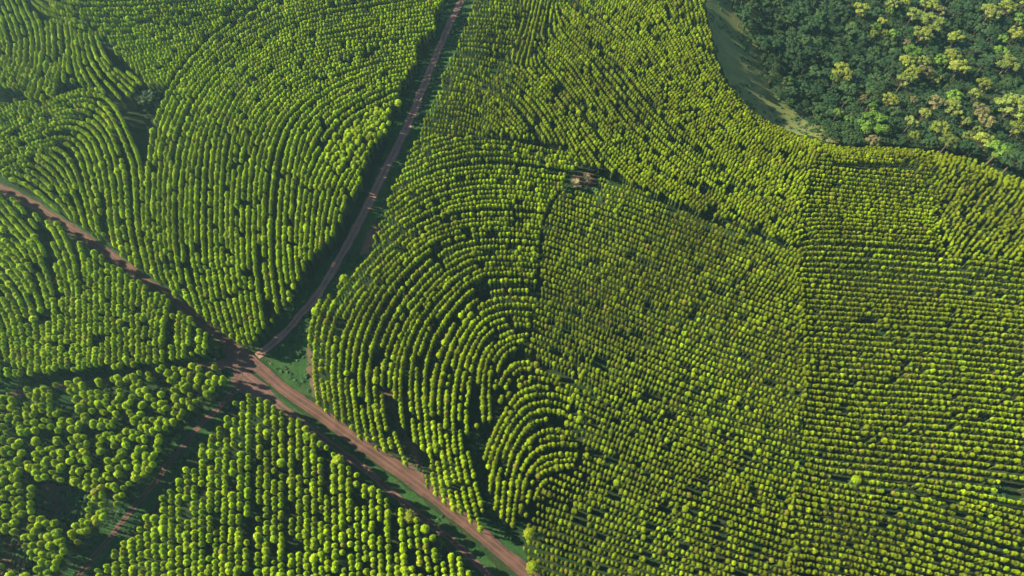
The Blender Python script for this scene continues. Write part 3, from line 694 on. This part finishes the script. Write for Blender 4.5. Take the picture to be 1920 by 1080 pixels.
for n_, r in enumerate(single): put_euc(r[0], r[1], r[5], r[6], r[10], LAB.get(id(r), 'eucalyptus crown'), n_ % 8)
rest = [r for r in recs if id(r) not in sid]
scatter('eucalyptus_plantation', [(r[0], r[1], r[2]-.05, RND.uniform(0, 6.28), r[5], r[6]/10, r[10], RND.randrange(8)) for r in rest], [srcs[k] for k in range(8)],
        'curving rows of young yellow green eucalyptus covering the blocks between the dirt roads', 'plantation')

# ---------------------------------------------------------------- native forest in the valley
NATIVE = [(1615,15,26,'forest_yellow','yellow green crown near the top edge, standing alone left of the bright crown groups'),
(1669,20,13,'forest_green','small green crown near the top edge between two yellow crowns'),(1655,40,17,'forest_yellow','small round yellow crown below the lone top edge crown'),
(1638,62,11,'forest_yellow','tiny yellow crown in a short line of three'),(1660,61,11,'forest_olive','tiny olive crown in the middle of a line of three'),(1676,63,17,'forest_green','vivid green crown at the right end of a line of three'),
(1715,24,25,'forest_olive','olive ragged crown beside the pink tipped crown group near the top'),(1744,4,27,'forest_yellow','yellow crown cut by the top edge above the pink tipped one'),(1765,20,20,'forest_pink','pink tipped crown at the top of the long bright crown group'),
(1750,40,34,'forest_olive','large olive crown in the long bright group below the pink tipped one'),(1730,62,30,'forest_yellow','large yellow crown ending the long bright group'),(1795,68,26,'forest_yellow','lone yellow crown right of the long bright group'),
(1581,132,34,'forest_yellow','yellow brown crown alone in the dark forest nearest the pasture'),(1566,146,14,'forest_green','little green crown tucked under the lone yellow brown one'),(1700,79,13,'forest_pink','small pink flowering crown in the dark hollow'),
(1712,96,26,'forest_green','green crown topping the big central bright cluster'),(1702,112,22,'forest_yellow','yellow crown on the left of the big central bright cluster'),(1712,136,30,'forest_yellow','broad yellow crown low in the big central bright cluster'),
(1736,133,26,'forest_pink','tan pink crown on the right end of the central bright cluster'),(1733,113,20,'forest_olive','olive crown on the right shoulder of the central bright cluster'),(1696,150,28,'forest_olive','olive crown at the lower left foot of the central bright cluster'),
(1765,110,20,'forest_green','single green crown between the central cluster and the next bright pair'),(1789,101,24,'forest_yellow','upper yellow crown of the bright pair right of the central cluster'),(1802,124,32,'forest_yellow','larger lower crown of the bright pair right of the central cluster'),
(1893,118,34,'forest_olive','pale olive flat crown alone close to the right edge'),(1670,185,25,'forest_yellow','pale yellow crown above the bright green giant'),(1636,200,15,'forest_green','small green crown just above the bright green giant'),
(1637,228,44,'forest_green','bright green giant crown in front near the plantation edge'),(1639,264,22,'forest_pink','brownish crown touching the first plantation row under the green giant'),(1713,187,13,'forest_pink','small pinkish crown right of the pale yellow one'),
(1757,190,27,'forest_pink','pinkish bare looking crown over the dark gully'),(1735,213,17,'forest_olive','pale small crown below left of the pinkish bare looking one'),(1710,228,24,'forest_olive','pale flat crown right of the bright green giant'),
(1790,177,22,'forest_green','green crown left of the gully bend with dark shadow below'),(1847,157,24,'forest_yellow','yellow crown above the pinkish pair on the right slope'),(1832,175,20,'forest_olive','olive crown under the yellow crown of the right slope'),
(1840,205,27,'forest_pink','upper crown of the pinkish pair on the right slope'),(1852,226,26,'forest_pink','lower crown of the pinkish pair on the right slope'),(1810,226,18,'forest_olive','small grey olive crown left of the pinkish pair'),
(1766,240,27,'forest_yellow','pale yellow crown strip above the plantation corner'),(1782,265,28,'forest_olive','olive crown just above the young dense rows'),(1848,262,30,'forest_yellow','yellow crown behind the young dense rows'),
(1876,280,37,'forest_green','bright green crown behind the young dense rows near the right edge'),(1902,197,50,'forest_olive','big pale olive crown cut by the right edge halfway down the forest'),(1908,240,32,'forest_yellow','yellow crown below the big pale olive one at the right edge'),
(1904,300,34,'forest','dark grey green crown at the right edge above the plantation corner'),(1862,18,30,'forest_olive','olive crown near the top right corner, left of the shaded path'),(1893,12,28,'forest_yellow','yellow crown at the top edge in the right corner'),
(1915,33,24,'forest_green','green crown on the right edge just below the top corner'),(1908,62,26,'forest_yellow','yellow crown at the right edge below the corner group'),(1572,211,17,'forest_green','vivid little green crown in the dark forest left of the green giant'),
(1592,222,13,'forest_green','tiny green crown between the vivid little one and the green giant'),(1622,183,12,'forest_pink','tiny pinkish crown above the small green one')]
used = []
def put_native(x, y, R, mat, k, label, group, hs=1.0):
    sc_ = R/4.0; hz = (.72+.28*sc_)*hs
    r, c, t = plant('native_tree', x, y, native_crown(k, mat), NAT_T[k], (sc_, sc_, hz), RND.uniform(0, 6.28), 0, label, 'tree', group)
    return c, t
nsrc = {}
for n_, (u, v, dpx, mat, lab) in enumerate(NATIVE):
    for _ in range(1):
        hs = 1.35; x, y = at(u, v, 9*hs); s = project(x, y, hgt(x, y)+9*hs)[2]; R = dpx/2/s*1.25
        hz = (.72+.28*R/4)*hs; x, y = at(u, v, 8.3*hz)
    put_native(x, y, R, mat, n_ % 6, lab, 'lit native trees standing out of the valley forest', hs); used.append((x, y, R))
FE = [at(u, v, 7) for u, v in P('1310,-150 1372,-60 1372,0 1395,45 1425,90 1435,130 1450,170 1475,188 1505,205 1512,222 1528,243 1556,258 1640,262 1740,266 1810,272 1850,282 1890,302 1925,318 2150,385 2400,300 2400,-300 1600,-330')]
fx0, fx1 = min(p[0] for p in FE), max(p[0] for p in FE); fy0, fy1 = min(p[1] for p in FE), max(p[1] for p in FE)
fill = []; cellh = {}
ed = [at(u, v-2, 4) for u, v in FOREST_EDGE if u > 1530]
for (ax_, ay_), (bx_, by_) in zip(ed[:-1], ed[1:]):                        # trees crowding the bank right behind the last rows
    L_ = math.hypot(bx_-ax_, by_-ay_)
    for k in range(int(L_/3.2)):
        for o_ in (3.0, 6.5):
            x = ax_+(bx_-ax_)*k*3.2/L_-(by_-ay_)/L_*o_+RND.gauss(0, .6); y = ay_+(by_-ay_)*k*3.2/L_+(bx_-ax_)/L_*o_+RND.gauss(0, .6)
            R = RND.uniform(1.7, 2.8); cellh.setdefault((int(x//7), int(y//7)), []).append((x, y, R)); fill.append((x, y, R))
for _ in range(26000):
    x = RND.uniform(fx0, min(fx1, 620)); y = RND.uniform(fy0, min(fy1, 760))
    if not in_poly(FE, x, y): continue
    R = RND.choice((1.7, 2.1, 2.6, 3.2, 4.0, 4.8)); i, j = int(x//7), int(y//7); ok = True
    for a in (-1, 0, 1):
        for b in (-1, 0, 1):
            for (px_, py_, q) in cellh.get((i+a, j+b), ()):
                if (px_-x)**2+(py_-y)**2 < ((R+q)*.72)**2: ok = False
    if ok and any((p[0]-x)**2+(p[1]-y)**2 < ((R+p[2])*.6)**2 for p in used): ok = False
    if ok: cellh.setdefault((i, j), []).append((x, y, R)); fill.append((x, y, R))
fv = []
for f in fill:
    u, v, s = project(f[0], f[1], hgt(f[0], f[1])+8); fv.append((f, u, v, s*f[2]))
seen = sorted([q for q in fv if 0 < q[1] < 1920 and 0 < q[2] < 340], key=lambda q: -q[3])[:300-len(NATIVE)]
ss = set(id(q) for q in seen)
for n_, q in enumerate(seen):
    x, y, R = q[0]; k = n_ % 6
    lit = q[1] > 1640 and RND.random() < .13
    mat = RND.choice(('forest_olive', 'forest_green', 'forest_yellow', 'forest_olive')) if lit else 'forest'
    lab = ('small paler olive or green crown among dark ones on the right forest slope' if lit else 'dark blue green crown merging into the right half of the valley forest') if q[1] > 1640 else 'dark blue green crown merging into the shaded forest beside the pasture'
    ct = put_native(x, y, R*1.15, mat, k, lab, 'paler crowns of the right forest slope' if lit else ('dark crowns of the right forest slope' if q[1] > 1640 else 'dark crowns beside the pasture'), RND.uniform(.75, 1.1)*(1.15 if lit else 1))
    if not lit: nsrc.setdefault(k, list(ct))
scatter('forest_canopy', [(q[0][0], q[0][1], hgt(q[0][0], q[0][1])-.1, RND.uniform(0, 6.28), q[0][2]*1.1/4, RND.uniform(.65, .95), 0, RND.randrange(6)) for q in fv if id(q) not in ss],
        [nsrc[k] for k in range(6)], 'dense dark mixed native forest filling the valley beyond the pasture', 'forest')

# ---------------------------------------------------------------- odd plants among the rows
x, y = at(275, 183, 7); put_native(x, y, 5.0, 'forest', 4, 'dark green broadleaf tree clump in the gap where the north western row arcs meet', None, .9)
x, y = at(290, 190, 6); put_native(x, y, 3.2, 'forest', 1, 'smaller dark broadleaf tree right of the clump where the row arcs meet', None, .75)
x, y = at(903, 540, 5); put_native(x, y, 3.2, 'forest', 3, 'dark round broadleaf tree sunk in the hole at the heart of the fingerprint rows', None, .6)
def dry_tree(u, v, R, label):
    x, y = at(u, v, 5); rng = random.Random(int(u)); b = MB(); tw = MB()
    b.tube([(0,0,-.3),(.1,0,2),(0,.1,3.6)], [.22,.17,.1], 6)
    for k in range(46):
        a = rng.uniform(0, 6.28); r = rng.uniform(.6, 1)*R; z = rng.uniform(3.2, 6.6); q = (math.cos(a)*r*.5, math.sin(a)*r*.5, z*.75)
        tw.tube([(0,0,rng.uniform(1.5,3.4)), q, (math.cos(a)*r, math.sin(a)*r, z)], [.10,.07,.03], 3)
        for j in range(4):
            a2 = a+rng.gauss(0, .8); tw.tube([q, (q[0]+math.cos(a2)*r*.35, q[1]+math.sin(a2)*r*.35, q[2]+rng.uniform(.2,1.2))], [.05,.025], 3)
    return plant('dry_tree', x, y, tw.mesh('crown', M['dry']), b.mesh('trunk', M['dry']), (1,1,1), 0, 0, label, 'tree')
dry_tree(1078, 340, 3.4, 'pale leafless tree on the left of the clearing below the diagonal rows')
dry_tree(1100, 333, 3.0, 'pale leafless tree on the right of the clearing below the diagonal rows')
# ---------------------------------------------------------------- low scrub on the verges
def shrub_meshes(seed):
    rng = random.Random(seed); c = MB()
    for k in range(9): c.blob((rng.gauss(0, .4), rng.gauss(0, .4), rng.uniform(.2, .8)), rng.uniform(.22, .45), 1, .3, rng, .8)
    for k in range(90):
        a = rng.uniform(0, 6.28); r = rng.uniform(.3, 1.0); z = rng.uniform(.2, 1.1)*(1.15-r*.6)
        c.leaf((math.cos(a)*r, math.sin(a)*r, z), rng.uniform(.1, .22), (math.cos(a), math.sin(a), rng.uniform(.4, 1.6)), rng)
    t = MB(); 
    for k in range(4):
        a = rng.uniform(0, 6.28); t.tube([(0,0,-.1), (math.cos(a)*.4, math.sin(a)*.4, .6)], [.04,.015], 3)
    return c.mesh('foliage', M['shrub']), t.mesh('stem', M['native_bark'])
SHR = [shrub_meshes(700+i) for i in range(4)]
SHP = [(560,665,1.5,'largest dark shrub in the middle of the triangular verge at the junction'),(545,640,1.2,'dark shrub on the triangular verge, close to the northern track'),
       (575,705,1.2,'dark shrub on the triangular verge, low by the fingerprint block edge'),(520,655,1.0,'small shrub at the left tip of the triangular verge')]
ssrc = []
for i, (u, v, s, lab) in enumerate(SHP):
    x, y = at(u, v, 0); r = bpy.data.objects.new('verge_shrub', None); add(r); r.location = (x, y, hgt(x, y)); r.scale = (s, s, s); tag(r, lab, 'shrub', 'shrubs on the triangular verge')
    a = add(bpy.data.objects.new('foliage', SHR[i][0]), r); b = add(bpy.data.objects.new('stem', SHR[i][1]), r); ssrc.append([a, b])
LINES = [(L_main, 4.3), (L_par, 2.2), (L_nor, 2.7), (L_wes, 1.6), (L_sw, 1.5)]
rg = {}
for L_, w in LINES:
    for (x, y) in L_: rg.setdefault((int(x//8), int(y//8)), []).append((x, y, w))
def on_road(x, y):
    i, j = int(x//8), int(y//8)
    return any((p[0]-x)**2+(p[1]-y)**2 < p[2]**2 for a in (-1, 0, 1) for b in (-1, 0, 1) for p in rg.get((i+a, j+b), ()))
JN = px_poly('412,652 440,648 470,668 492,690 478,700 455,690 455,705 475,722 500,742 488,752 462,742 440,728 432,708 445,700 436,690 400,690 402,682 430,676')
sp = []
for pts in vz+[px_poly('868,788 905,788 925,810 905,850 915,890 960,1000 905,990 880,890')]:
    xs = [p[0] for p in pts]; ys = [p[1] for p in pts]; A = (max(xs)-min(xs))*(max(ys)-min(ys))
    for _ in range(int(A*.55)):
        x = RND.uniform(min(xs), max(xs)); y = RND.uniform(min(ys), max(ys))
        dn = noise.noise(Vector((x*.09, y*.09, 2)))
        if RND.random() > .35+1.2*dn or not in_poly(pts, x, y) or on_road(x, y) or in_poly(JN, x, y): continue
        s = RND.uniform(.3, .85)*(1+.6*max(0, dn)); sp.append((x, y, hgt(x, y), RND.uniform(0, 6.28), s, s*RND.uniform(.5, .9), 0, RND.randrange(4)))
for pts in VOIDW+[px_poly('0,740 120,722 400,690 425,712 300,850 200,960 100,1077 0,1100')]:        # undergrowth in the gaps of the stands
    xs = [p[0] for p in pts]; ys = [p[1] for p in pts]; A = (max(xs)-min(xs))*(max(ys)-min(ys))
    for _ in range(int(A*.5)):
        x = RND.uniform(min(xs), max(xs)); y = RND.uniform(min(ys), max(ys))
        if RND.random() > .45+noise.noise(Vector((x*.1, y*.1, 5))) or not in_poly(pts, x, y) or on_road(x, y): continue
        s = RND.uniform(.5, 1.3); sp.append((x, y, hgt(x, y), RND.uniform(0, 6.28), s, s*RND.uniform(.6, 1.3), 0, RND.randrange(4)))
for _ in range(2600):
    i = RND.randrange(len(LAWN)); x0, x1 = min(p[0] for p in LAWN), max(p[0] for p in LAWN); y0, y1 = min(p[1] for p in LAWN), max(p[1] for p in LAWN)
    x = RND.uniform(x0, x1); y = RND.uniform(y0, y1)
    if in_poly(LAWN, x, y) and RND.random() < .25+noise.noise(Vector((x*.05, y*.05, 8))): s = RND.uniform(.4, 1.3); sp.append((x, y, hgt(x, y), RND.uniform(0, 6.28), s, s*.7, 0, RND.randrange(4)))
scatter('verge_scrub', sp, ssrc, 'low dark scrub and weeds along the road verges and clearings', 'scrub')
print('singles', len(single)+len(EX), 'rest', len(rest), 'forest', len(fill), 'scrub', len(sp))

# ================================================================ thin morning haze
def haze():
    n = N('haze'); v = n.a('ShaderNodeVolumePrincipled', {'Color': (.35,.72,.92,1), 'Density': HAZE, 'Anisotropy': .35})
    n.t.links.new(v.outputs[0], n.out.inputs['Volume'])
    x0, x1, y0, y1, z0, z1 = -4900, 5100, -4700, 5300, float(HG.min())-2.0-0, CAM_H+8
    V = [(x, y, z) for z in (z0, z1) for y in (y0, y1) for x in (x0, x1)]
    F = [(0,2,3,1), (4,5,7,6), (0,1,5,4), (2,6,7,3), (0,4,6,2), (1,3,7,5)]
    tag(add(bpy.data.objects.new('haze', mesh_from('haze', V, F, n.m))), kind='stuff')
HAZE = 0.00006
if HAZE: haze()
